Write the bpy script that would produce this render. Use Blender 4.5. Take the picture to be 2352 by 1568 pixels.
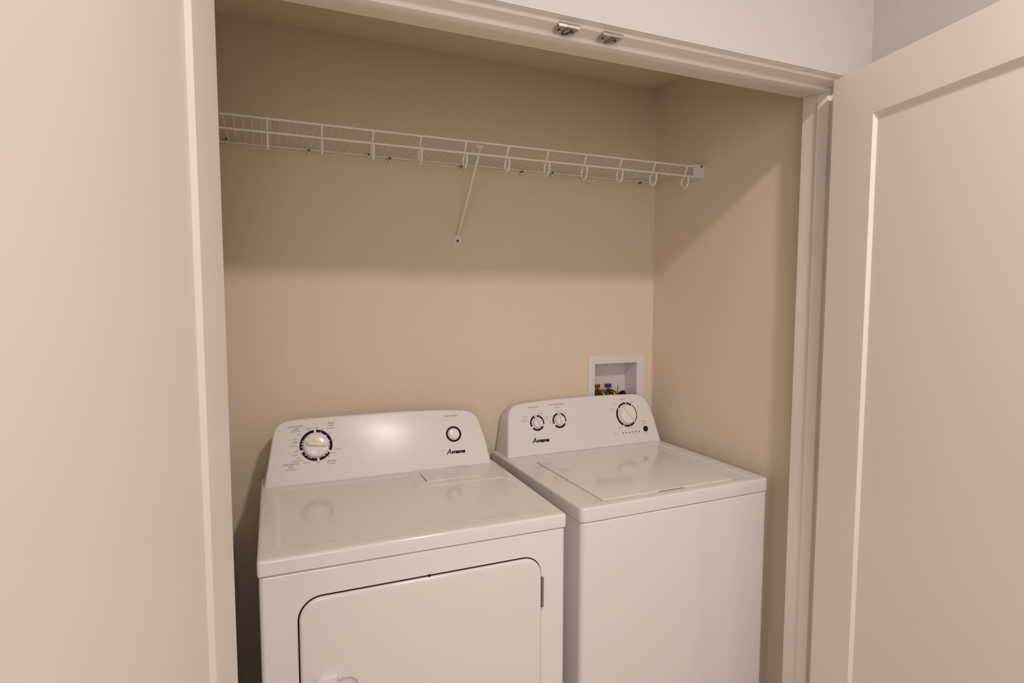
import bpy, bmesh, math, random
from mathutils import Vector, Matrix
random.seed(7)
for o in list(bpy.data.objects): bpy.data.objects.remove(o)
S = bpy.context.scene
COL = S.collection

# ------------------------------------------------------------------ camera, world, lights, exposure
CAM = Vector((0.0329, -2.0719, 1.4703)); YAW, PITCH, ROLL, FPX = 0.4013, -0.0726, 0.001, 1331.7
fw = Vector((math.sin(YAW)*math.cos(PITCH), math.cos(YAW)*math.cos(PITCH), math.sin(PITCH)))
rt0 = Vector((math.cos(YAW), -math.sin(YAW), 0)); up0 = rt0.cross(fw)
rt = math.cos(ROLL)*rt0 + math.sin(ROLL)*up0; up = -math.sin(ROLL)*rt0 + math.cos(ROLL)*up0
cd = bpy.data.cameras.new('camera'); cam = bpy.data.objects.new('camera', cd); COL.objects.link(cam)
cd.sensor_width = 36.0; cd.lens = FPX/2352*36.0; cd.clip_start = 0.02
m = Matrix((rt, up, -fw)).transposed().to_4x4(); m.translation = CAM; cam.matrix_world = m
S.camera = cam

w = bpy.data.worlds.new('world'); S.world = w; w.use_nodes = True
w.node_tree.nodes['Background'].inputs[0].default_value = (0.55, 0.62, 0.75, 1)
w.node_tree.nodes['Background'].inputs[1].default_value = 0.05

LAMP = Vector((0.83, -2.20, 2.735))
ld = bpy.data.lights.new('ceiling_lamp_light', 'AREA'); ld.energy = 31; ld.shape = 'DISK'; ld.size = 0.17
ld.color = (1.0, 0.85, 0.785)
lo = bpy.data.objects.new('ceiling_lamp_light', ld); lo.location = LAMP; COL.objects.link(lo)
# added warm fill light, set in a made-up wall opening behind the viewer
DX0, DX1, DZ0, DZ1 = -2.10, 0.30, 0.90, 2.50
wd = bpy.data.lights.new('hall_fill_light', 'AREA'); wd.energy = 42; wd.shape = 'RECTANGLE'; wd.size = DX1-DX0-.04; wd.size_y = DZ1-DZ0-.04
wd.color = (1.0, 0.90, 0.83)
wo = bpy.data.objects.new('hall_fill_light', wd); wo.location = ((DX0+DX1)/2, -4.02, (DZ0+DZ1)/2); wo.rotation_euler = (math.radians(90), 0, 0); COL.objects.link(wo)

S.view_settings.view_transform = 'Standard'; S.view_settings.look = 'None'
S.view_settings.exposure = 0.0; S.view_settings.gamma = 1.0
try: S.view_settings.use_curve_mapping = False
except Exception: pass

# ------------------------------------------------------------------ materials (procedural)
def mat(name, col, rough=0.5, metal=0.0, var=0.0, vscale=6.0, bump=0.0, bscale=300.0, coat=0.0, spec=0.5):
    mt = bpy.data.materials.new(name); mt.use_nodes = True
    nt = mt.node_tree; b = nt.nodes['Principled BSDF']
    b.inputs['Base Color'].default_value = (*col, 1); b.inputs['Roughness'].default_value = rough
    b.inputs['Metallic'].default_value = metal; b.inputs['Specular IOR Level'].default_value = spec
    if coat: b.inputs['Coat Weight'].default_value = coat; b.inputs['Coat Roughness'].default_value = 0.06
    tc = nt.nodes.new('ShaderNodeTexCoord')
    if var:
        n = nt.nodes.new('ShaderNodeTexNoise'); n.inputs['Scale'].default_value = vscale; n.inputs['Detail'].default_value = 4
        r = nt.nodes.new('ShaderNodeValToRGB')
        r.color_ramp.elements[0].color = (*[c*(1-var) for c in col], 1); r.color_ramp.elements[1].color = (*[min(1, c*(1+var)) for c in col], 1)
        r.color_ramp.elements[0].position = 0.3; r.color_ramp.elements[1].position = 0.7
        nt.links.new(tc.outputs['Object'], n.inputs['Vector']); nt.links.new(n.outputs['Fac'], r.inputs['Fac'])
        nt.links.new(r.outputs['Color'], b.inputs['Base Color'])
    if bump:
        n2 = nt.nodes.new('ShaderNodeTexNoise'); n2.inputs['Scale'].default_value = bscale; n2.inputs['Detail'].default_value = 3
        bp = nt.nodes.new('ShaderNodeBump'); bp.inputs['Strength'].default_value = bump; bp.inputs['Distance'].default_value = 0.002
        nt.links.new(tc.outputs['Object'], n2.inputs['Vector']); nt.links.new(n2.outputs['Fac'], bp.inputs['Height'])
        nt.links.new(bp.outputs['Normal'], b.inputs['Normal'])
    return mt
M = {
 'wall':   mat('beige_wall_paint', (0.73, 0.64, 0.51), 0.62, var=0.015, vscale=3, bump=0.25, bscale=260, spec=0.3),
 'hall':   mat('pale_hall_paint', (0.52, 0.508, 0.49), 0.62, var=0.01, vscale=3, bump=0.2, bscale=260, spec=0.3),
 'ceil':   mat('ceiling_paint', (0.73, 0.64, 0.51), 0.8, var=0.01, bump=0.3, bscale=160, spec=0.2),
 'trim':   mat('semigloss_trim_paint', (0.86, 0.80, 0.745), 0.38, var=0.008, vscale=5, spec=0.4),
 'door':   mat('semigloss_door_paint', (0.80, 0.745, 0.69), 0.40, var=0.008, vscale=3, bump=0.05, bscale=90, spec=0.4),
 'floor':  mat('vinyl_floor', (0.50, 0.43, 0.35), 0.7, var=0.12, vscale=9),
 'enamel': mat('white_enamel', (0.77, 0.755, 0.75), 0.14, var=0.004, spec=0.5, coat=0.25),
 'panel':  mat('white_console_plastic', (0.77, 0.755, 0.75), 0.25, var=0.004, spec=0.28),
 'knob':   mat('white_knob_plastic', (0.83, 0.81, 0.79), 0.20, var=0.004, spec=0.5),
 'ink':    mat('navy_black_ink', (0.008, 0.006, 0.014), 0.55, var=0.05, spec=0.12),
 'ink2':   mat('grey_print_ink', (0.075, 0.055, 0.055), 0.6, var=0.05, spec=0.12),
 'black':  mat('black_rubber', (0.012, 0.010, 0.010), 0.5, var=0.1, spec=0.25),
 'wire':   mat('white_vinyl_wire', (0.86, 0.82, 0.78), 0.32, var=0.01),
 'clip':   mat('white_clip_plastic', (0.72, 0.70, 0.66), 0.4, var=0.01),
 'steel':  mat('steel', (0.42, 0.40, 0.37), 0.34, metal=1.0, var=0.25, vscale=60),
 'screw':  mat('dark_screw', (0.10, 0.085, 0.07), 0.45, metal=0.6, var=0.2, vscale=200),
 'brass':  mat('brass', (0.26, 0.17, 0.06), 0.4, metal=1.0, var=0.2, vscale=60),
 'red':    mat('red_plastic', (0.30, 0.012, 0.012), 0.4, var=0.05),
 'blue':   mat('blue_plastic', (0.012, 0.03, 0.19), 0.4, var=0.05),
 'boxpl':  mat('white_box_plastic', (0.74, 0.71, 0.70), 0.45, var=0.01),
 'glass':  mat('lamp_base_white', (0.8, 0.8, 0.78), 0.3, var=0.01),
}

# ------------------------------------------------------------------ mesh helpers
def obj(name, bm, material, parent=None, smooth=True, angle=38, loc=None):
    me = bpy.data.meshes.new(name); bmesh.ops.recalc_face_normals(bm, faces=bm.faces[:]); bm.to_mesh(me); bm.free()
    if smooth:
        for p in me.polygons: p.use_smooth = True
        me.set_sharp_from_angle(angle=math.radians(angle))
    me.materials.append(M[material])
    o = bpy.data.objects.new(name, me); COL.objects.link(o)
    if parent: o.parent = parent
    if loc: o.location = loc
    return o
def empty(name, loc=(0, 0, 0), rz=0, label=None, cat=None, group=None, kind=None):
    o = bpy.data.objects.new(name, None); COL.objects.link(o); o.location = loc; o.rotation_euler = (0, 0, rz); o.empty_display_size = 0.05
    tag(o, label, cat, group, kind); return o
def tag(o, label=None, cat=None, group=None, kind=None):
    for k, v in (('label', label), ('category', cat), ('group', group), ('kind', kind)):
        if v: o[k] = v
    return o
def box(bm, x0, x1, y0, y1, z0, z1, bev=0, seg=3):
    v = [bm.verts.new(p) for p in ((x0,y0,z0),(x1,y0,z0),(x1,y1,z0),(x0,y1,z0),(x0,y0,z1),(x1,y0,z1),(x1,y1,z1),(x0,y1,z1))]
    fs = [bm.faces.new([v[i] for i in q]) for q in ((0,3,2,1),(4,5,6,7),(0,1,5,4),(1,2,6,5),(2,3,7,6),(3,0,4,7))]
    if bev:
        es = list({e for f in fs for e in f.edges})
        bmesh.ops.bevel(bm, geom=es, offset=bev, segments=seg, profile=0.5, affect='EDGES')
    return bm
def B(*a, **k): return box(bmesh.new(), *a, **k)
def tube(bm, pts, r, n=8, closed=False):
    pts = [Vector(p) for p in pts]; rings = []
    prev = None
    for i, p in enumerate(pts):
        if closed: t = (pts[(i+1) % len(pts)] - pts[i-1])
        else: t = pts[min(i+1, len(pts)-1)] - pts[max(i-1, 0)]
        t.normalize()
        if prev is None:
            a = Vector((0, 0, 1)) if abs(t.z) < 0.9 else Vector((1, 0, 0)); u = t.cross(a).normalized()
        else:
            u = (prev - t*prev.dot(t)).normalized()
        prev = u; v = t.cross(u)
        rr = r[i] if isinstance(r, (list, tuple)) else r
        rings.append([bm.verts.new(p + rr*(math.cos(2*math.pi*k/n)*u + math.sin(2*math.pi*k/n)*v)) for k in range(n)])
    m_ = len(rings)
    for i in range(m_ if closed else m_-1):
        A, C = rings[i], rings[(i+1) % m_]
        for k in range(n): bm.faces.new((A[k], A[(k+1) % n], C[(k+1) % n], C[k]))
    if not closed: bm.faces.new(rings[0][::-1]); bm.faces.new(rings[-1])
    return bm
def lathe(bm, prof, n=40, mtx=None, cap=True):
    rings = []
    for r, h in prof:
        rings.append([bm.verts.new((r*math.cos(2*math.pi*k/n), r*math.sin(2*math.pi*k/n), h)) for k in range(n)])
    for A, C in zip(rings, rings[1:]):
        for k in range(n): bm.faces.new((A[k], A[(k+1) % n], C[(k+1) % n], C[k]))
    if cap: bm.faces.new(rings[0][::-1]); bm.faces.new(rings[-1])
    if mtx: bmesh.ops.transform(bm, matrix=mtx, verts=[v for R in rings for v in R])
    return bm
def prism(bm, poly, z0, z1, mtx=None):
    a = [bm.verts.new((x, y, z0)) for x, y in poly]; b = [bm.verts.new((x, y, z1)) for x, y in poly]
    n = len(poly); bm.faces.new(a[::-1]); bm.faces.new(b)
    for i in range(n): bm.faces.new((a[i], a[(i+1) % n], b[(i+1) % n], b[i]))
    if mtx: bmesh.ops.transform(bm, matrix=mtx, verts=a+b)
    return bm
def rrect(x0, x1, y0, y1, r, n=8):
    if not isinstance(r, (list, tuple)): r = [r]*4
    out = []
    for (cx, cy, a0, rr) in ((x1-r[0], y1-r[0], 0, r[0]), (x0+r[1], y1-r[1], 90, r[1]), (x0+r[2], y0+r[2], 180, r[2]), (x1-r[3], y0+r[3], 270, r[3])):
        for k in range(n+1):
            a = math.radians(a0+90*k/n); out.append((cx+rr*math.cos(a), cy+rr*math.sin(a)))
    return out
def loop_loft(bm, loops, cap0=True, cap1=True):
    R = [[bm.verts.new(p) for p in L] for L in loops]; n = len(R[0])
    for A, C in zip(R, R[1:]):
        for k in range(n): bm.faces.new((A[k], A[(k+1) % n], C[(k+1) % n], C[k]))
    if cap0: bm.faces.new(R[0][::-1])
    if cap1: bm.faces.new(R[-1])
    return bm
def sstep(a, b, x):
    t = max(0.0, min(1.0, (x-a)/(b-a))); return t*t*(3-2*t)
def lists(lo, hi, base, extra):
    xs = [lo+(hi-lo)*i/base for i in range(base+1)]
    for c, half, n in extra: xs += [c-half+2*half*i/n for i in range(n+1)]
    xs = sorted(x for x in xs if lo-1e-9 <= x <= hi+1e-9); out = [xs[0]]
    for x in xs[1:]:
        if x-out[-1] > 4e-4: out.append(x)
    out[-1] = hi
    return out
def heightfield(bm, xs, ys, z, h):
    V = [[bm.verts.new((x, y, z+(0 if (i in (0, len(xs)-1) or j in (0, len(ys)-1)) else h(x, y)))) for j, y in enumerate(ys)] for i, x in enumerate(xs)]
    for i in range(len(xs)-1):
        for j in range(len(ys)-1): bm.faces.new((V[i][j], V[i+1][j], V[i+1][j+1], V[i][j+1]))
def rounded_top(bm, x0, x1, y0, y1, z0, z1, rc, re, inner=None, seg=4):
    """a slab with plan corners of radius rc and a top edge rolled by radius re; inner = rectangle left open in the top"""
    loops = [[(x, y, z0) for x, y in rrect(x0, x1, y0, y1, rc)]]
    for k in range(seg+1):
        a = math.radians(90*k/seg); d = re*(1-math.cos(a))
        loops.append([(x, y, z1-re+re*math.sin(a)) for x, y in rrect(x0+d, x1-d, y0+d, y1-d, max(rc-d, 0.001))])
    R = [[bm.verts.new(p) for p in L] for L in loops]; n = len(R[0])
    for A, C in zip(R, R[1:]):
        for k in range(n): bm.faces.new((A[k], A[(k+1) % n], C[(k+1) % n], C[k]))
    bm.faces.new(R[0][::-1])
    if inner is None: bm.faces.new(R[-1])
    else:
        ix0, ix1, iy0, iy1 = inner
        q = [bm.verts.new(p) for p in ((ix0, iy0, z1), (ix1, iy0, z1), (ix1, iy1, z1), (ix0, iy1, z1))]
        es = [bm.edges.new((q[i], q[(i+1) % 4])) for i in range(4)]
        top = R[-1]; es += [bm.edges.get((top[i], top[(i+1) % n])) for i in range(n)]
        bmesh.ops.triangle_fill(bm, use_beauty=True, use_dissolve=False, edges=es)
    return bm

# ------------------------------------------------------------------ the setting
XR, XL, YB, ZC = 1.5445, -0.094, -0.040, 2.338          # closet: right wall, left wall, back wall, ceiling
YW, YI = -0.962, -0.8145                                 # wall face towards the hall, closet side of the wall
XJR, XJL, ZH = 1.4793, -0.078, 2.05                      # jamb faces, head jamb
HX0, HX1, HY0, HZ = -2.30, 1.558, -4.0, 2.74             # hall

tag(obj('floor', B(HX0-.1, 1.7, HY0-.1, 0.1, -0.1, 0), 'floor', smooth=False), 'dark wood-look vinyl floor of the closet and hall', kind='structure')
# back wall with the opening for the laundry outlet box
bx0, bx1, bz0, bz1 = 1.2595, 1.4665, 1.010, 1.2085
bm = bmesh.new()
xs = [XL-.1, bx0, bx1, XR+.1]; zs = [0, bz0, bz1, ZC+.1]
for yy in (YB, YB+0.1):
    g = [[bm.verts.new((x, yy, z)) for z in zs] for x in xs]
    for i in range(3):
        for j in range(3):
            if (i, j) != (1, 1): bm.faces.new((g[i][j], g[i+1][j], g[i+1][j+1], g[i][j+1]))
tag(obj('wall_back', bm, 'wall', smooth=False), 'beige painted back wall of the laundry closet', kind='structure')
tag(obj('wall_right', B(XR, XR+.1, YI, YB, 0, ZC), 'wall', smooth=False), 'beige right side wall of the laundry closet', kind='structure')
tag(obj('wall_left', B(XL-.1, XL, YI, YB, 0, ZC), 'wall', smooth=False), 'beige left side wall of the laundry closet', kind='structure')
tag(obj('ceiling', B(XL-.1, XR+.1, YI, YB+.1, ZC, ZC+.1), 'ceil', smooth=False), 'shaded beige ceiling of the laundry closet', kind='structure')
bm = bmesh.new(); OZ = 2.0592
ox0, ox1 = XJL-0.0095, XJR+0.0095
L1 = [(HX0, 0), (ox0, 0), (ox0, OZ), (ox1, OZ), (ox1, 0), (HX1, 0), (HX1, HZ), (HX0, HZ)]
a = [bm.verts.new((x, YW, z)) for x, z in L1]; b = [bm.verts.new((x, YW+.026, z)) for x, z in L1]
bm.faces.new(a); bm.faces.new(b[::-1])
for i in range(8): bm.faces.new((a[i], a[(i+1) % 8], b[(i+1) % 8], b[i]))
box(bm, HX0, ox0-.012, YW+.026, YI, 0, HZ); box(bm, ox1+.012, HX1, YW+.026, YI, 0, HZ); box(bm, ox0-.012, ox1+.012, YW+.026, YI, OZ+.012, HZ)
tag(obj('wall_front', bm, 'hall', smooth=False), 'pale wall with the wide closet opening, seen above the door frame', kind='structure')
tag(obj('wall_hall_right', B(HX1, HX1+.1, HY0, YW, 0, HZ), 'hall', smooth=False), 'pale hall wall behind the open right door', kind='structure')
tag(obj('wall_hall_left', B(HX0-.1, HX0, HY0, YW, 0, HZ), 'hall', smooth=False), 'pale hall wall behind the open left door', kind='structure')
bm = bmesh.new()
for (a0, a1, c0, c1) in ((HX0-.1, DX0, 0, HZ), (DX1, HX1+.1, 0, HZ), (DX0, DX1, DZ1, HZ), (DX0, DX1, 0, DZ0)): box(bm, a0, a1, HY0-.1, HY0, c0, c1)  # unseen back wall, its gap added to hold the fill light
tag(obj('wall_hall_back', bm, 'hall', smooth=False), 'pale hall wall behind the viewer, with an opening added for the fill light', kind='structure')
tag(obj('ceiling_hall', B(HX0-.1, HX1+.1, HY0-.1, YW, HZ, HZ+.1), 'hall', smooth=False), 'pale hall ceiling', kind='structure')

# door frame: jambs and stops
fr = empty('trim_1', (0, 0, 0), 0, 'white painted double door frame lining the closet opening', kind='structure')
JF = -0.944
obj('head_jamb', B(XJL-.02, XJR+.02, JF, YI, ZH, ZH+.02, bev=.0012, seg=2), 'trim', fr)
obj('side_jamb', B(XJR, XJR+.02, JF, YI, 0, ZH, bev=.0012, seg=2), 'trim', fr)
obj('side_jamb', B(XJL-.02, XJL, JF, YI, 0, ZH, bev=.0012, seg=2), 'trim', fr)
obj('reveal_strip', B(ox0, ox1, YW+.0030, JF-.0002, OZ-.0012, OZ+.0004), 'trim', fr, smooth=False)
obj('reveal_strip', B(ox1-.0012, ox1+.0004, YW+.0030, JF-.0002, 0, OZ-.0013), 'trim', fr, smooth=False)
obj('reveal_strip', B(ox0-.0004, ox0+.0012, YW+.0030, JF-.0002, 0, OZ-.0013), 'trim', fr, smooth=False)
S0, S1, ST = -0.906, -0.872, 0.011
obj('door_stop', B(XJL, XJR, S0, S1, ZH-ST, ZH+.001, bev=.0015, seg=2), 'trim', fr)
obj('door_stop', B(XJR-ST, XJR+.001, S0, S1, 0, ZH-ST, bev=.0015, seg=2), 'trim', fr)
obj('door_stop', B(XJL-.001, XJL+ST, S0, S1, 0, ZH-ST, bev=.0015, seg=2), 'trim', fr)

# shaker doors. local: x from the hinge edge along the door, y = 0 face seen from the closet side (+y is the thickness), z up
def make_door(name, label, start, ang, side):
    root = empty(name, (start[0], start[1], 0.012), ang, label, kind='structure')
    W_, H_, T, st, tr, br = 0.775, 2.033, 0.035, 0.133, 0.1225, 0.20
    bw, bd, sf = 0.0066, 0.0080, 0.118
    s = side                                             # +1: thickness to +y local, -1: to -y
    bm = bmesh.new()
    def face_ring(y, d):                                  # d: direction into the slab
        o_ = [(0, 0), (W_, 0), (W_, H_), (0, H_)]
        i_ = [(st, br), (W_-sf, br), (W_-sf, H_-tr), (st, H_-tr)]
        p_ = [(st+bw, br+bw), (W_-sf-bw, br+bw), (W_-sf-bw, H_-tr-bw), (st+bw, H_-tr-bw)]
        O = [bm.verts.new((x, y, z)) for x, z in o_]; I = [bm.verts.new((x, y, z)) for x, z in i_]
        P = [bm.verts.new((x, y+d*bd, z)) for x, z in p_]
        for k in range(4):
            n = (k+1) % 4
            bm.faces.new((O[k], O[n], I[n], I[k])); bm.faces.new((I[k], I[n], P[n], P[k]))
        return O, P
    O1, P1 = face_ring(0, s); O2, P2 = face_ring(s*T, -s)
    for k in range(4): bm.faces.new((O1[k], O1[(k+1) % 4], O2[(k+1) % 4], O2[k]))
    bmesh.ops.bevel(bm, geom=[e for e in bm.edges if all(v in O1 or v in O2 for v in e.verts)], offset=0.0012, segments=2, affect='EDGES')
    obj('stiles_and_rails', bm, 'door', root, smooth=False)
    y0, y1 = sorted((s*bd, s*(T-bd)))
    obj('panel', B(st+bw-.0005, W_-sf-bw+.0005, y0, y1, br+bw-.0005, H_-tr-bw+.0005), 'door', root, smooth=False)
    for z in (0.20, 1.02, 1.84):
        h = bmesh.new(); tube(h, [(-.004, s*(T+.004), z-.045), (-.004, s*(T+.004), z+.045)], .0065, 12)
        hh = obj('hinge', h, 'steel', root)
        obj('hinge_leaf', B(-.0016, .0002, min(s*.006, s*T), max(s*.006, s*T), z-.044, z+.044), 'steel', hh, smooth=False)
    return root
make_door('door_1', 'open white recessed-panel closet door close to the viewer, in front of the dryer side', (-0.0315, -0.955), math.radians(-99.9), -1)
make_door('door_2', 'open white recessed-panel closet door hinged beside the washer', (1.4284, -0.9534), math.radians(-100.5), 1)

# ceiling lamp of the hall
lampo = empty('ceiling_lamp', (LAMP.x, LAMP.y, HZ), 0, 'round white recessed downlight in the hall ceiling above the viewer', 'lamp')
obj('trim_ring', lathe(bmesh.new(), [(.088, 0), (.112, 0), (.112, -.004), (.104, -.008), (.092, -.007), (.088, 0)], 40, cap=False), 'glass', lampo)
# ------------------------------------------------------------------ text and console printing helpers
DEPS = None
def text_into(bm, s, u, v, cap, mtx, align='CENTER', shear=0.0, bold=0.0, sx=1.0):
    cu = bpy.data.curves.new('t', 'FONT'); cu.body = s; cu.size = cap/0.70; cu.align_x = align; cu.align_y = 'CENTER'
    cu.shear = shear; cu.offset = bold; cu.resolution_u = 3
    to = bpy.data.objects.new('t', cu); COL.objects.link(to)
    bpy.context.view_layer.update()
    me = bpy.data.meshes.new_from_object(to.evaluated_get(bpy.context.evaluated_depsgraph_get()))
    n0 = len(bm.verts); bm.from_mesh(me); bm.verts.ensure_lookup_table()
    vs = bm.verts[n0:]
    bmesh.ops.transform(bm, matrix=mtx @ Matrix.Translation((u, v, 0.0003)) @ Matrix.Diagonal((sx, 1, 1, 1)), verts=vs)
    bpy.data.objects.remove(to); bpy.data.curves.remove(cu); bpy.data.meshes.remove(me)
def ring_sector(bm, u, v, r0, r1, a0, a1, mtx, h=0.0004):
    n = max(2, int(abs(a1-a0)/4)); out = []
    for k in range(n+1):
        a = math.radians(a0+(a1-a0)*k/n); out.append((math.cos(a), math.sin(a)))
    poly = [(u+r1*c, v+r1*s) for c, s in out]+[(u+r0*c, v+r0*s) for c, s in out[::-1]]
    prism(bm, poly, -0.0002, h, mtx)
def dial(parent, u, v, ri, ro, gaps, ticks, mtx, gw=5.5, tw=2.0, thin=()):
    """gaps: angles of the wide breaks, ticks: angles of short white notches on the inner part of the band; one part per band"""
    g = sorted(gaps)
    for i, a in enumerate(g):
        bm = bmesh.new()
        b_ = g[(i+1) % len(g)]; b_ = b_ if b_ > a else b_+360
        a0, a1 = a+gw, b_-gw
        rin = ri
        for t0, t1, rr in thin:
            if t0 <= ((a0+a1)/2) % 360 <= t1: rin = rr
        tk = sorted(t for t in [x if x > a else x+360 for x in ticks] if a0 < t < a1)
        rm = ri+(ro-ri)*0.42
        ring_sector(bm, u, v, rm if rin == ri else rin, ro, a0, a1, mtx)
        if rin == ri:
            cur = a0
            for t in tk+[None]:
                e = a1 if t is None else t-tw
                if e > cur: ring_sector(bm, u, v, ri, rm+.0001, cur, e, mtx)
                cur = (t or 0)+tw
        obj('dial_band', bm, 'ink', parent, smooth=False)
def catmull(P, n=6):
    out = []
    for i in range(len(P)-1):
        p0, p1, p2, p3 = P[max(i-1, 0)], P[i], P[i+1], P[min(i+2, len(P)-1)]
        for k in range(n):
            t = k/n
            out.append(tuple(0.5*((2*p1[j])+(-p0[j]+p2[j])*t+(2*p0[j]-5*p1[j]+4*p2[j]-p3[j])*t*t+(-p0[j]+3*p1[j]-3*p2[j]+p3[j])*t**3) for j in (0, 1)))
    out.append(P[-1]); return out
def inset(P, d):
    n = len(P); out = []
    for i in range(n):
        a, b = Vector(P[max(i-1, 0)]), Vector(P[min(i+1, n-1)]); t = (b-a).normalized()
        out.append((P[i][0]+d*t.y, P[i][1]-d*t.x))      # path runs clockwise (left, top, right): inside is to the right
    return out
def make_console(name, outline, mtx, tilt, yback, zdrop, parent, r=0.007):
    P = catmull(outline)
    loops = []
    for k in range(5):
        a = math.radians(90*k/4); d = r*(1-math.sin(a)); dep = -r*(1-math.cos(a))
        loops.append([tuple(mtx @ Vector((u, max(v, 0), dep))) for u, v in inset(P, d)])
    zb = mtx.translation.z
    F = [mtx @ Vector((u, max(v, 0), -r)) for u, v in P]
    cx = sum(p[0] for p in P)/len(P)
    back = []
    for f in F: back.append((f.x+(cx-f.x)*0.004, yback-.008, max(zb, f.z-zdrop*min(1, (f.z-zb)/0.1))))
    loops.append(back)
    loops.append([(x+(cx-x)*0.03, yback, zb+(z-zb)*0.97) for x, y, z in back])
    bm = bmesh.new(); loop_loft(bm, loops)
    return obj(name, bm, 'panel', parent, angle=45)
def face_matrix(y0, z0, a):
    return Matrix(((1, 0, 0, 0), (0, math.sin(a), -math.cos(a), y0), (0, math.cos(a), math.sin(a), z0), (0, 0, 0, 1)))
def on(mtx, u, v, h=0, rot=0): return mtx @ Matrix.Translation((u, v, h)) @ Matrix.Rotation(math.radians(rot), 4, 'Z')
def logo(parent, mtx, u, v, width):
    """the slanted script-like maker's word: a tall A and four low letters"""
    bm = bmesh.new(); k = width/0.062
    # tall A drawn as three slanted strokes
    def stroke(p, q, w0, w1):
        p, q = Vector(p), Vector(q); n = (q-p).normalized(); n = Vector((-n.y, n.x))
        prism(bm, [tuple(p+n*w0), tuple(p-n*w0), tuple(q-n*w1), tuple(q+n*w1)], -.0002, .0004, mtx @ Matrix.Translation((u, v, 0)) @ Matrix.Diagonal((k, k, 1, 1)))
    stroke((-.0310, -.0088), (-.0182, .0090), .0010, .0016)
    stroke((-.0196, .0090), (-.0172, -.0056), .0017, .0017)
    stroke((-.0296, -.0024), (-.0172, -.0018), .0011, .0011)
    stroke((-.0172, -.0052), (-.0142, -.0040), .0010, .0006)
    text_into(bm, 'mana', 0, 0, .0120, mtx @ Matrix.Translation((u+.0082*k, v-.0014*k, .0001)) @ Matrix.Diagonal((k*1.28, k, 1, 1)), shear=0.28, bold=.00085)
    o = obj('maker_logo', bm, 'ink', parent, smooth=False); o['label'] = 'slanted black lettering reading Amana'
    return o

# ------------------------------------------------------------------ dryer
WD = 0.741
dry = empty('dryer', (0, -0.7623, 0), -0.0096, 'white front-loading clothes dryer with one large dial, nearer the left door', 'dryer')
# cabinet
bm = bmesh.new(); rounded_top(bm, .003, WD-.003, .002, .625, 0, .8765, .010, .006)
obj('cabinet', bm, 'enamel', dry)
obj('shadow_gap', B(.008, WD-.008, .008, .62, .875, .881), 'black', dry, smooth=False)
# top with pressed-in panel
x0, x1, y0, y1 = .0, WD, -.001, .6275
bm = bmesh.new(); inn = (.020, WD-.020, .020, .605); rounded_top(bm, x0, x1, y0, y1, .8795, .914, .008, .007, inn)
def hd(x, y):
    s = .0045
    d = sstep(.045-s, .045+s, x)*(1-sstep(.7015-s, .7015+s, x))*(1-sstep(.487-s, .487+s, y))*sstep(.028, .075, y)
    lint = sstep(.430-s, .430+s, x)*sstep(.353-s, .353+s, y)
    return -.0028*d*(1-lint)
xs = lists(inn[0], inn[1], 44, [(.045, .007, 10), (.7015, .007, 10), (.430, .007, 10)])
ys = lists(inn[2], inn[3], 44, [(.487, .007, 10), (.353, .007, 10), (.05, .03, 10)])
heightfield(bm, xs, ys, .914, hd)
bmesh.ops.remove_doubles(bm, verts=bm.verts[:], dist=1e-5)
obj('top_panel', bm, 'enamel', dry, angle=50)
ll = obj('lint_screen_lid', B(.4695, .637, .394, .5160, .9125, .9152, bev=.001), 'enamel', dry)
obj('finger_slot', B(.4675, .4697, .400, .472, .9141, .91465), 'ink2', ll, smooth=False)
for (px_, py_) in ((.686, .398), (.7005, .056)):
    obj('screw', lathe(bmesh.new(), [(.0028, 0), (.0028, .0012), (.0016, .0018), (.0001, .0018)], 12, Matrix.Translation((px_, py_, .9138))), 'clip', dry)
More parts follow.
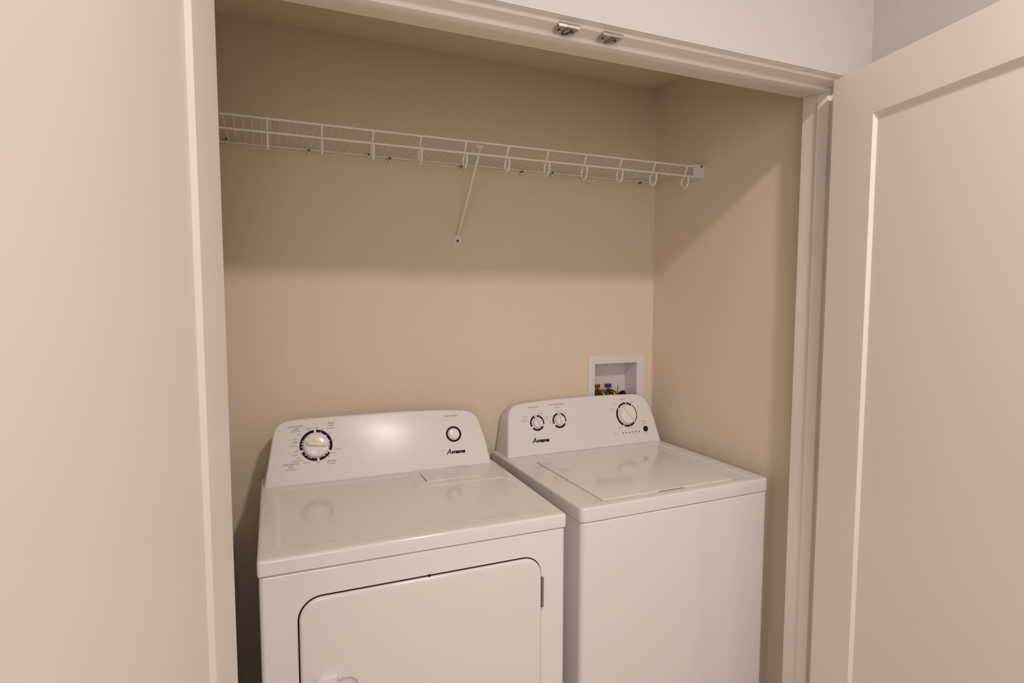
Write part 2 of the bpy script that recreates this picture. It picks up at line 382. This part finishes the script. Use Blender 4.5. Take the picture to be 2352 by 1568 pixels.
# console
DA = math.radians(23.29); DM = face_matrix(.5195, .914, DA)
dout = [(.0085, 0), (.0180, .0505), (.0285, .1080), (.0380, .1600), (.0460, .1780), (.0600, .1895), (.0900, .1975), (.2000, .2010), (.4000, .2015), (.5400, .1975), (.6270, .1920), (.6600, .1870), (.6810, .1780), (.6960, .1600), (.7050, .1300), (.7155, .0810), (.7250, 0)]
dcon = make_console('console', dout, DM, DA, .657, .012, dry)
dial(dcon, .1605, .1125, .0405, .0487, [92, 200, 276, 331], [68, 42, 16, 158, 169, 183, 221, 235, 246, 304, 320], DM, gw=4.6)
for s_, u_, v_, c_ in [("AUTOMATIC", .1015, .1750, .0052), ("DRY", .1045, .1670, .0052), ("HIGH HEAT", .1023, .1598, .0035), ("TIMED", .2080, .1785, .0052), ("DRY", .2088, .1705, .0052), ("HIGH HEAT", .2075, .1622, .0035),
    ("AUTOMATIC", .0865, .0600, .0052), ("DRY", .0855, .0520, .0052), ("LOW HEAT", .0850, .0443, .0037), ("AIR DRY", .2045, .0597, .0052), ("NO HEAT", .2040, .0517, .0035),
    ("OFF", .1640, .1660, .0040), ("OFF", .1030, .0980, .0040), ("OFF", .2105, .0832, .0040), ("OFF", .1645, .0592, .0040),
    ("wrinkle", .1383, .1680, .0032), ("prevent", .1381, .1627, .0032), ("80", .1825, .1605, .0034), ("40", .2030, .1460, .0034), ("20", .2160, .1235, .0034), ("cool down", .2245, .0952, .0032),
    ("20", .1965, .0736, .0034), ("10", .1840, .0652, .0034), ("cool", .1125, .1528, .0031), ("down", .1115, .1483, .0031), ("less dry", .1000, .1369, .0031), ("energy", .0985, .1292, .0031),
    ("preferred", .0960, .1243, .0031), ("more dry", .0960, .1155, .0031), ("cool down", .0960, .0872, .0031), ("less dry", .1075, .0780, .0031), ("energy preferred", .1060, .0695, .0031), ("more dry", .1290, .0618, .0031)]:
    bm = bmesh.new(); text_into(bm, s_, u_, v_, c_, DM, bold=0.0, sx=1.06); obj('printed_word', bm, 'ink2', dcon, smooth=False)
bm = bmesh.new(); text_into(bm, "PUSH TO START", .6035, .1710, .0048, DM, bold=0.0)
obj('printed_word', bm, 'ink2', dcon, smooth=False)
logo(dcon, DM, .6045, .0500, .0625)
# timer knob
kn = obj('timer_knob', lathe(bmesh.new(), [(.0390, -.001), (.0390, .004), (.0380, .0105), (.0355, .0145), (.0300, .0168), (.0150, .0180), (.0002, .0182)], 56, on(DM, .1605, .1130)), 'knob', dcon)
def grip(L0, L1, wd, h0, h1, mtx):
    """a tapering finger ridge, thick at one end, pointed at the other"""
    bm = bmesh.new(); loops = []
    sec = [(L0, .35), (L0*.93, .75), (L0*.75, .98), (L0*.4, 1.0), (0, .95), (L1*.4, .82), (L1*.75, .55), (L1*.95, .22), (L1, .06)]
    for x, k in sec:
        loops.append([(x, -wd*k, h0), (x, -wd*k*.82, h0+(h1-h0)*.70*min(1, k+.3)), (x, -wd*k*.40, h0+(h1-h0)*min(1, k+.25)), (x, wd*k*.40, h0+(h1-h0)*min(1, k+.25)), (x, wd*k*.82, h0+(h1-h0)*.70*min(1, k+.3)), (x, wd*k, h0)])
    loop_loft(bm, loops); bmesh.ops.transform(bm, matrix=mtx, verts=bm.verts[:]); return bm
obj('grip_ridge', grip(-.0295, .0375, .0085, .0120, .0300, on(DM, .1605, .1130, 0, -11)), 'knob', kn, angle=60)
# start button with black surround
bm = bmesh.new(); ring_sector(bm, .6040, .1085, .0205, .0268, 0, 180, DM); ring_sector(bm, .6040, .1085, .0205, .0268, 180, 360, DM)
obj('button_surround', bm, 'ink', dcon, smooth=False)
obj('start_button', lathe(bmesh.new(), [(.0192, -.001), (.0192, .0035), (.0178, .0035), (.0176, .0075), (.0165, .0098), (.0135, .0110), (.0060, .0104), (.0002, .0102)], 44, on(DM, .6040, .1085)), 'knob', dcon)
# front door in its dark joint
FM = Matrix(((1, 0, 0, 0), (0, 0, -1, 0), (0, 1, 0, 0), (0, 0, 0, 1)))     # (u, v, h) -> (x, -h, z)
dx0, dx1, dz0, dz1 = .0785, .6688, .2000, .8160
rr = [.050, .052, .05, .05]
obj('door_joint', prism(bmesh.new(), rrect(dx0, dx1, dz0, dz1, rr, 12), -.004, -.0016, FM), 'black', dry, smooth=False)
loops = []
for d, h in ((.0034, -.003), (.0034, .0020), (.0042, .0040), (.0062, .0056), (.0095, .0066), (.0140, .0068)):
    loops.append([tuple(FM @ Vector((x, z, h))) for x, z in rrect(dx0+d, dx1-d*.7, dz0+d, dz1-d, [r_-d for r_ in rr], 12)])
bm = bmesh.new(); loop_loft(bm, loops, True, False)
bm.verts.ensure_lookup_table(); nl = len(loops[0]); top = bm.verts[-nl:]
pk = []
for d, h in ((0, .0068), (.0010, .0062), (.0035, .0010), (.0080, -.0006)):
    pk.append([bm.verts.new(FM @ Vector((x, z, h))) for x, z in rrect(.136+d, .2060-d, .540+d, .6175-d, .026-d, 10)])
es = [bm.edges.get((top[i], top[(i+1) % nl])) for i in range(nl)]
npk = len(pk[0]); es += [bm.edges.new((pk[0][i], pk[0][(i+1) % npk])) for i in range(npk)]
bmesh.ops.triangle_fill(bm, use_beauty=True, use_dissolve=False, edges=es)
for A_, C_ in zip(pk, pk[1:]):
    for i in range(npk): bm.faces.new((A_[i], A_[(i+1) % npk], C_[(i+1) % npk], C_[i]))
bm.faces.new(pk[-1])
dd = obj('door', bm, 'enamel', dry, angle=30)
loops = []
for d, h in ((0, .0000), (0, .0130), (.0012, .0160), (.0035, .0178), (.0080, .0185)):
    loops.append([tuple(FM @ Vector((x, z, h))) for x, z in rrect(.1085+d, .1585-d*.4, .535+d, .6340-d, [.003, .022-d, .022-d, .003], 10)])
obj('handle_tab', loop_loft(bmesh.new(), loops), 'panel', dd)
bm = bmesh.new()
for z in (.6785, .6985, .7185, .7385): tube(bm, [(.6705, -.0035, z), (.6705, -.0035, z+.0175)], .0032, 10)
hg = obj('hinge', bm, 'steel', dry)
obj('hinge_leaf', B(.6680, .6715, -.0015, .0005, .675, .758), 'steel', hg, smooth=False)
obj('door_bumper', lathe(bmesh.new(), [(.0032, -.003), (.0032, .001), (.002, .0024), (.0001, .0026)], 14, FM @ Matrix.Translation((.3745, .8146, 0))), 'black', dry)

# ------------------------------------------------------------------ washer
WW = 0.695; WZ = .8999
was = empty('washing_machine', (.8116, -.7245, 0), .0124, 'white top-loading washing machine with three dials, beside the closet right wall', 'washing machine')
bm = bmesh.new(); rounded_top(bm, .0025, WW-.0025, .0015, .655, 0, .8570, .018, .006); obj('cabinet', bm, 'enamel', was)
obj('shadow_gap', B(.012, WW-.012, .012, .645, .855, .862), 'black', was, smooth=False)
inn = (.030, WW-.022, .028, .560)
bm = bmesh.new(); rounded_top(bm, 0, WW, 0, .6722, .8600, WZ, .018, .007, inn)
lx0, lx1, ly0, ly1 = .0935, .5865, .0385, .470
def hw(x, y):
    s = .0008
    pit = sstep(lx0-.0035-s, lx0-.0035+s, x)*(1-sstep(lx1+.0020-s, lx1+.0020+s, x))*sstep(ly0-.0022-s, ly0-.0022+s, y)*(1-sstep(ly1+.002-s, ly1+.002+s, y))
    q = .006; land = (1-sstep(.648-q, .648+q, x))*(1-sstep(.545-.01, .545+.01, y))*sstep(.028, .040, y)*sstep(.03, .055, x)
    return -.0022*land-.0060*pit
xs = lists(inn[0], inn[1], 36, [(lx0-.0035, .0016, 6), (lx1+.002, .0016, 6), (.648, .008, 8), (.045, .012, 6)])
ys = lists(inn[2], inn[3], 36, [(ly0-.0022, .0016, 6), (ly1+.002, .0016, 6), (.034, .006, 6), (.545, .012, 6)])
heightfield(bm, xs, ys, WZ, hw); bmesh.ops.remove_doubles(bm, verts=bm.verts[:], dist=1e-5)
obj('top_panel', bm, 'enamel', was, angle=50)
obj('lid_joint', B(lx0-.003, lx1+.0015, ly0-.0015, ly1+.0015, WZ-.0084, WZ-.0078), 'black', was, smooth=False)
bm = bmesh.new(); rounded_top(bm, lx0, lx1, ly0, ly1, WZ-.0076, WZ+.0008, .012, .0035); lid = obj('lid', bm, 'enamel', was)
nb = bmesh.new(); prism(nb, [(.285, ly0-.0045), (.384, ly0-.0045), (.377, ly0+.0035), (.291, ly0+.0035)], WZ-.0030, WZ-.0012)
obj('lid_finger_notch', nb, 'ink2', lid, smooth=False)
WA = math.radians(16.14); WM = face_matrix(.5447, WZ, WA)
wout = [(.0150, 0), (.0215, .0500), (.0290, .1050), (.0350, .1480), (.0430, .1680), (.0580, .1820), (.0880, .1920), (.1890, .1985), (.3400, .2010), (.4800, .2000), (.5700, .1970), (.6080, .1940), (.6330, .1850), (.6500, .1700), (.6640, .1400), (.6760, .1000), (.6870, .0370), (.6930, 0)]
wcon = make_console('console', wout, WM, WA, .668, .014, was)
for u_, v_ in ((.1480, .1158), (.2420, .1178)):
    dial(wcon, u_, v_, .0228, .0292, [96, 214, 338], [66, 24, 168] if u_ < .2 else [62, 10, 150, 196], WM, gw=9)
dial(wcon, .5465, .1162, .0412, .0487, [86, 142, 244, 316, 50], [104, 124, 152, 258, 282, 304, 70], WM, gw=3.2, thin=[(0, 30, .0455), (355, 360, .0455)])
for s_, u_, v_, c_ in [("WATER LEVEL", .1395, .1750, .0044), ("WASH TEMPERATURE", .2345, .1785, .0044), ("(cold rinse)", .2400, .1690, .0032), ("NORMAL", .5357, .1775, .0042),
    ("auto sensing", .1010, .1434, .0031), ("auto sensing", .0950, .1319, .0031), ("with extra rinse", .0950, .1262, .0029), ("deep water", .1640, .1510, .0031), ("wash", .1650, .1458, .0031),
    ("deep water", .1885, .1362, .0023), ("wash with", .1885, .1318, .0023), ("extra rinse", .1895, .1270, .0023), ("warm", .2085, .1362, .0023), ("cool", .2400, .1520, .0031), ("cold", .2700, .1430, .0031), ("tap", .2800, .1160, .0031), ("hot", .2030, .1165, .0031), ("hot", .2020, .1115, .0031),
    ("heavy", .5400, .1690, .0030), ("medium", .5800, .1640, .0028), ("light", .6060, .1430, .0031), ("whites", .5010, .1600, .0029), ("bulky items", .4800, .1430, .0029), ("sheets", .4830, .1375, .0029),
    ("delicates", .6080, .0715, .0028), ("casual", .5050, .0697, .0028), ("soak", .5450, .0620, .0030), ("OFF", .5610, .0610, .0032), ("START", .6210, .0840, .0040), ("pause", .6260, .0765, .0026), ("unlock lid", .6270, .0728, .0024),
    ("unlock", .6240, .0365, .0030), ("cycle status", .4850, .0452, .0031), ("wash", .5175, .0385, .0024), ("rinse", .5480, .0385, .0024), ("spin", .5640, .0385, .0024), ("lid locked", .5880, .0385, .0024)]:
    bm = bmesh.new(); text_into(bm, s_, u_, v_, c_, WM, bold=0.0, sx=1.04); obj('printed_word', bm, 'ink2', wcon, smooth=False)
logo(wcon, WM, .1535, .0520, .0680)
for u_, v_, rot in ((.1480, .1158, 114), (.2420, .1178, 100)):
    k = obj('selector_knob', lathe(bmesh.new(), [(.0212, -.001), (.0212, .003), (.0195, .0045), (.0188, .0120), (.0165, .0150), (.0090, .0160), (.0002, .0162)], 40, on(WM, u_, v_)), 'knob', wcon)
    obj('grip_ridge', grip(-.0165, .0310, .0058, .0095, .0250, on(WM, u_, v_, 0, rot)), 'knob', k, angle=60)
k = obj('cycle_knob', lathe(bmesh.new(), [(.0395, -.001), (.0395, .0030), (.0370, .0050), (.0362, .0130), (.0335, .0168), (.0240, .0184), (.0002, .0188)], 56, on(WM, .5465, .1162)), 'knob', wcon)
obj('grip_ridge', grip(.0290, -.0350, .0072, .0125, .0290, on(WM, .5465, .1162, 0, 128)), 'knob', k, angle=60)
o = obj('start_button', lathe(bmesh.new(), [(.0112, -.001), (.0112, .0022), (.0100, .0030), (.0002, .0032)], 30, on(WM, .6260, .0526)), 'black', wcon)
for i in range(6):
    u_ = .5169+(.5939-.5169)*i/5
    obj('status_light', prism(bmesh.new(), rrect(u_-.0036, u_+.0036, .0451-.0014, .0451+.0014, .0012, 3), -.0002, .0005, WM), 'ink', wcon, smooth=False)

# ------------------------------------------------------------------ wire shelf
sh = empty('wire_shelf', (0.69, YB, 1.952), 0, 'long white vinyl-coated wire shelf across the closet above the appliances', 'shelf')
O = Vector((0.69, YB, 1.952))
def sp(x, y, z): return (x-O.x, y-O.y, z-O.z)
YF, ZT, ZL, YR, ZR = -0.3295, 1.9585, 1.9210, -0.0525, 1.9515
SX0, SX1 = XL+.004, XR-.004
obj('front_rail', tube(bmesh.new(), [sp(SX0, YF, ZT), sp(SX1-.012, YF, ZT)], .0032, 10), 'wire', sh)
obj('lower_rail', tube(bmesh.new(), [sp(SX0, YF-.0040, ZL), sp(SX1-.040, YF-.0040, ZL)], .0032, 10), 'wire', sh)
obj('rear_rail', tube(bmesh.new(), [sp(SX0, YR, ZR), sp(SX1-.015, YR, ZR)], .0026, 8), 'wire', sh)
bm = tube(bmesh.new(), [(0, YF-O.y, .0060), (0, YF-O.y+.004, .0095), (0, YR-O.y, .0025), (0, YR-O.y+.004, .0015)], .00135, 6)
w0 = obj('deck_wire', bm, 'wire', sh); x = .0501+.0095
first = True; xk = x-.0237*9
while xk < SX1-.006:
    if xk > SX0+.002:
        q = w0 if first else w0.copy()
        if not first: COL.objects.link(q); q.parent = sh
        q.location = (xk-O.x, 0, 0); first = False
    xk += .0237
hk = [(YF, ZT), (-.3210, 1.9440), (-.3120, 1.9290), (-.3015, 1.9180), (-.2965, 1.9080), (-.2965, 1.8965), (-.3010, 1.8870), (-.3090, 1.8815), (-.3180, 1.8810), (-.3270, 1.8860), (-.3325, 1.8960), (-.3335, 1.9090), (YF-.0040, ZL)]
h0 = obj('rod_hook', tube(bmesh.new(), [(0, y-O.y, z-O.z) for y, z in catmull(hk, 3)], .0030, 8), 'wire', sh)
first = True
for k in range(-1, 11):
    xk = .0501+.1422*k
    q = h0 if first else h0.copy()
    if not first: COL.objects.link(q); q.parent = sh
    q.location = (xk-O.x, 0, 0); first = False
# wall clips with screws along the back
for cx, cz in ((-.0643, 1.960), (.1745, 1.949), (.3654, 1.955), (.4356, 1.949), (.6934, 1.945), (.9282, 1.946), (1.0543, 1.952), (1.1923, 1.945), (1.4589, 1.947)):
    bm = bmesh.new(); box(bm, cx-.0038-O.x, cx+.0038-O.x, -.0185, -.0002, cz-O.z-.013, cz-O.z-.004, bev=.0012, seg=2)
    c = obj('wall_clip', bm, 'clip', sh)
    obj('screw', lathe(bmesh.new(), [(.0036, -.012), (.0036, .0020), (.0024, .0030), (.0002, .0032)], 10, Matrix.Translation((cx-O.x+.001, -.0165, cz-O.z-.001)) @ Matrix.Rotation(math.radians(90), 4, 'X')), 'screw', c)
# end bracket on the right wall
bm = bmesh.new()
box(bm, 1.4925-O.x, XR-.0002-O.x, YF-.0075-O.y, YF-.0045-O.y, 1.9165-O.z, 1.9655-O.z, bev=.0008, seg=2)
box(bm, XR-.0040-O.x, XR-.0002-O.x, YF-.0043-O.y, YF+.055-O.y, 1.9165-O.z, 1.9655-O.z)
box(bm, 1.4935-O.x, XR-.0042-O.x, YF-.0043-O.y, YF+.030-O.y, 1.9165-O.z, 1.9190-O.z)
eb = obj('end_bracket', bm, 'clip', sh, smooth=False)
obj('screw', lathe(bmesh.new(), [(.0045, 0), (.0045, .0015), (.003, .0030), (.0002, .0033)], 10, Matrix.Translation((1.5285-O.x, YF-.0075-O.y, 1.9590-O.z)) @ Matrix.Rotation(math.radians(90), 4, 'X')), 'screw', eb)

# diagonal brace under the shelf
br = empty('brace', (.6795-O.x, 0, 1.684-O.z)); br.parent = sh; br['label'] = 'thin white diagonal metal brace down to the back wall'
def bp_(x, y, z): return (x-.6795, y-YB, z-1.684)
bm = bmesh.new()
A, Cc = Vector(bp_(.6800, YB-.008, 1.702)), Vector(bp_(.6660, YF+.012, 1.9400))
t = (Cc-A).normalized(); sx = Vector((1, 0, 0)); n = t.cross(sx).normalized()
def ring(p, wv, dv): return [tuple(p+sx*wv+n*dv), tuple(p+sx*wv*.8-n*dv), tuple(p-sx*wv*.8-n*dv), tuple(p-sx*wv+n*dv)]
loop_loft(bm, [ring(A, .0062, .003), ring(A+t*.03, .0058, .0042), ring(Cc-t*.02, .0050, .0042), ring(Cc, .0050, .003)])
obj('strut', bm, 'clip', br, angle=30)
bm = bmesh.new(); m1, m2 = Vector(bp_(.6672, YF+.001, 1.9545)), Vector(bp_(.6660, YF+.014, 1.9340))
prism(bm, [(-.0145, .0215), (.0125, .0215), (.0105, .0120), (.0035, 0), (-.0035, -.004), (-.0090, .0120)], -.001, .001, Matrix.Translation(bp_(.6665, YF+.0055, 1.9350)) @ Matrix.Rotation(math.radians(68), 4, 'X'))
tube(bm, [bp_(.6535, YF, 1.9600), bp_(.6535, YF-.004, 1.9585), bp_(.6535, YF-.003, 1.9550)], .0022, 6)
obj('saddle', bm, 'clip', br, smooth=False)
bm = bmesh.new(); prism(bm, [(-.0060, .0200), (-.0125, .0080), (-.0150, -.0020), (-.0150, -.0175), (.0150, -.0175), (.0150, -.0020), (.0125, .0080), (.0060, .0200)], 0, .0028, Matrix.Rotation(math.radians(90), 4, 'X'))
fp = obj('foot_plate', bm, 'clip', br, smooth=False)
obj('screw', lathe(bmesh.new(), [(.0048, 0), (.0048, .0012), (.003, .0024), (.0002, .0026)], 12, Matrix.Translation((0, -.0028, -.0035)) @ Matrix.Rotation(math.radians(90), 4, 'X')), 'screw', fp)

# ------------------------------------------------------------------ laundry outlet box in the back wall
ob = empty('laundry_outlet_box', ((bx0+bx1)/2, YB, bz0), 0, 'white recessed laundry outlet box in the back wall above the washing machine', 'outlet box')
OX, OZb = (bx0+bx1)/2, bz0
def op(x0, x1, y0, y1, z0, z1, **k): return B(x0-OX, x1-OX, y0-YB, y1-YB, z0-OZb, z1-OZb, **k)
bm = bmesh.new(); fx0, fx1, fz0, fz1 = 1.2290, 1.4995, .978, 1.2410
for (ax0, ax1, az0, az1) in ((fx0, bx0+.001, fz0, fz1), (bx1-.001, fx1, fz0, fz1), (bx0+.001, bx1-.001, bz1-.001, fz1), (bx0+.001, bx1-.001, fz0, bz0+.001)):
    box(bm, ax0-OX, ax1-OX, -.004, -.0005, az0-OZb, az1-OZb)
obj('frame', bm, 'boxpl', ob, smooth=False)
bm = bmesh.new(); t_ = .002; D_ = .086
box(bm, bx0-OX, bx0-OX+t_, -.002, D_, 0, bz1-bz0); box(bm, bx1-OX-t_, bx1-OX, -.002, D_, 0, bz1-bz0)
box(bm, bx0-OX, bx1-OX, -.002, D_, 0, t_); box(bm, bx0-OX, bx1-OX, -.002, D_, bz1-bz0-t_, bz1-bz0); box(bm, bx0-OX, bx1-OX, D_, D_+t_, 0, bz1-bz0)
obj('recess', bm, 'boxpl', ob, smooth=False)
for vx, colr, turn in ((1.2985, 'red', 12), (1.3510, 'blue', -18)):
    v0 = Vector((vx-OX, .040, .078))
    bm = bmesh.new()
    tube(bm, [v0+Vector((0, 0, -.075)), v0+Vector((0, 0, -.006)), v0+Vector((0, 0, .004))], [.010, .010, .0085], 12)
    tube(bm, [v0+Vector((0, -.004, 0)), v0+Vector((.010, -.022, -.004)), v0+Vector((.018, -.030, -.016)), v0+Vector((.020, -.032, -.065))], [.0095, .0105, .0115, .0115], 12)
    tube(bm, [v0+Vector((0, 0, 0)), v0+Vector((0, 0, .020))], .0045, 10)
    vv = obj('valve', bm, 'brass', ob)
    bm = bmesh.new(); prism(bm, [(-.013, -.006), (-.009, -.0085), (.010, -.008), (.0145, -.003), (.0145, .004), (.010, .008), (-.009, .0085), (-.013, .006)], .013, .028, Matrix.Translation(v0) @ Matrix.Rotation(math.radians(turn), 4, 'Z'))
    obj('handle', bm, colr, vv, smooth=False)
# black drain hose rising behind the washer into the box
hz = bmesh.new(); p0 = Vector((1.4080, YB+.036, 1.0150))
pts = [(1.4080, YB+.036, 1.0125+.0), (1.4080, YB+.034, 1.050), (1.4070, YB+.026, 1.070), (1.4060, YB+.010, 1.078), (1.4050, YB-.006, 1.070), (1.4050, YB-.0103, 1.046), (1.4050, YB-.0103, .94)]
ho = empty('drain_hose', (1.4080, YB+.036, 1.0125), 0, 'black ribbed drain hose bending into the outlet box behind the washing machine', 'hose')
obj('hose', tube(hz, [tuple(Vector(p)-Vector((1.4080, YB+.036, 1.0125))) for p in pts], [.013, .013, .013, .012, .008, .0055, .0055], 14), 'black', ho)
obj('zip_tie', tube(bmesh.new(), [(-.0200, -.012, .050), (-.0205, -.013, .075), (-.0185, -.014, .098)], .0012, 6), 'black', ho)

# ------------------------------------------------------------------ spring catches on the head jamb
def strike(x0, x1, label, bent):
    zc = ZH-.0005
    root = empty('spring_catch', ((x0+x1)/2, -.925, zc), 0, label, 'door catch', 'metal spring catches on the head jamb')
    h = (x1-x0)/2
    bm = bmesh.new(); Mx = Matrix.Rotation(math.radians(-4), 4, 'X')
    poly = [(-h, -.0200), (h, -.0200), (h, .0050), (h-.010, .0130), (-h+.004, .0130), (-h, .0090)]
    prism(bm, poly, -.0040, -.0028, Mx)
    obj('plate', bm, 'steel', root, smooth=False)
    bm = bmesh.new(); box(bm, -h, h, -.0212, -.0198, -.0048, .0035); obj('front_lip', bm, 'steel', root, smooth=False)
    bm = bmesh.new(); tube(bm, [(.3*h, -.0195, -.0065), (.26*h, -.010, -.0085 if bent else -.0062), (.05*h, .000, -.0095 if bent else -.0062), (-.12*h, .0095, -.0065)], .0019 if bent else .0011, 8)
    obj('spring', bm, 'screw', root)
    for sx_ in (-.62, .66):
        obj('screw', lathe(bmesh.new(), [(.0034, -.0038), (.0034, -.0048), (.0018, -.0056), (.0001, -.0057)], 10, Matrix.Translation((sx_*h, -.002, 0))), 'screw', root)
    return root
strike(.6175, .6680, 'left of two small steel spring catches, with a bent spring, on the head jamb', True)
strike(.7265, .7760, 'right of two small steel spring catches, with a straight slot, on the head jamb', False)
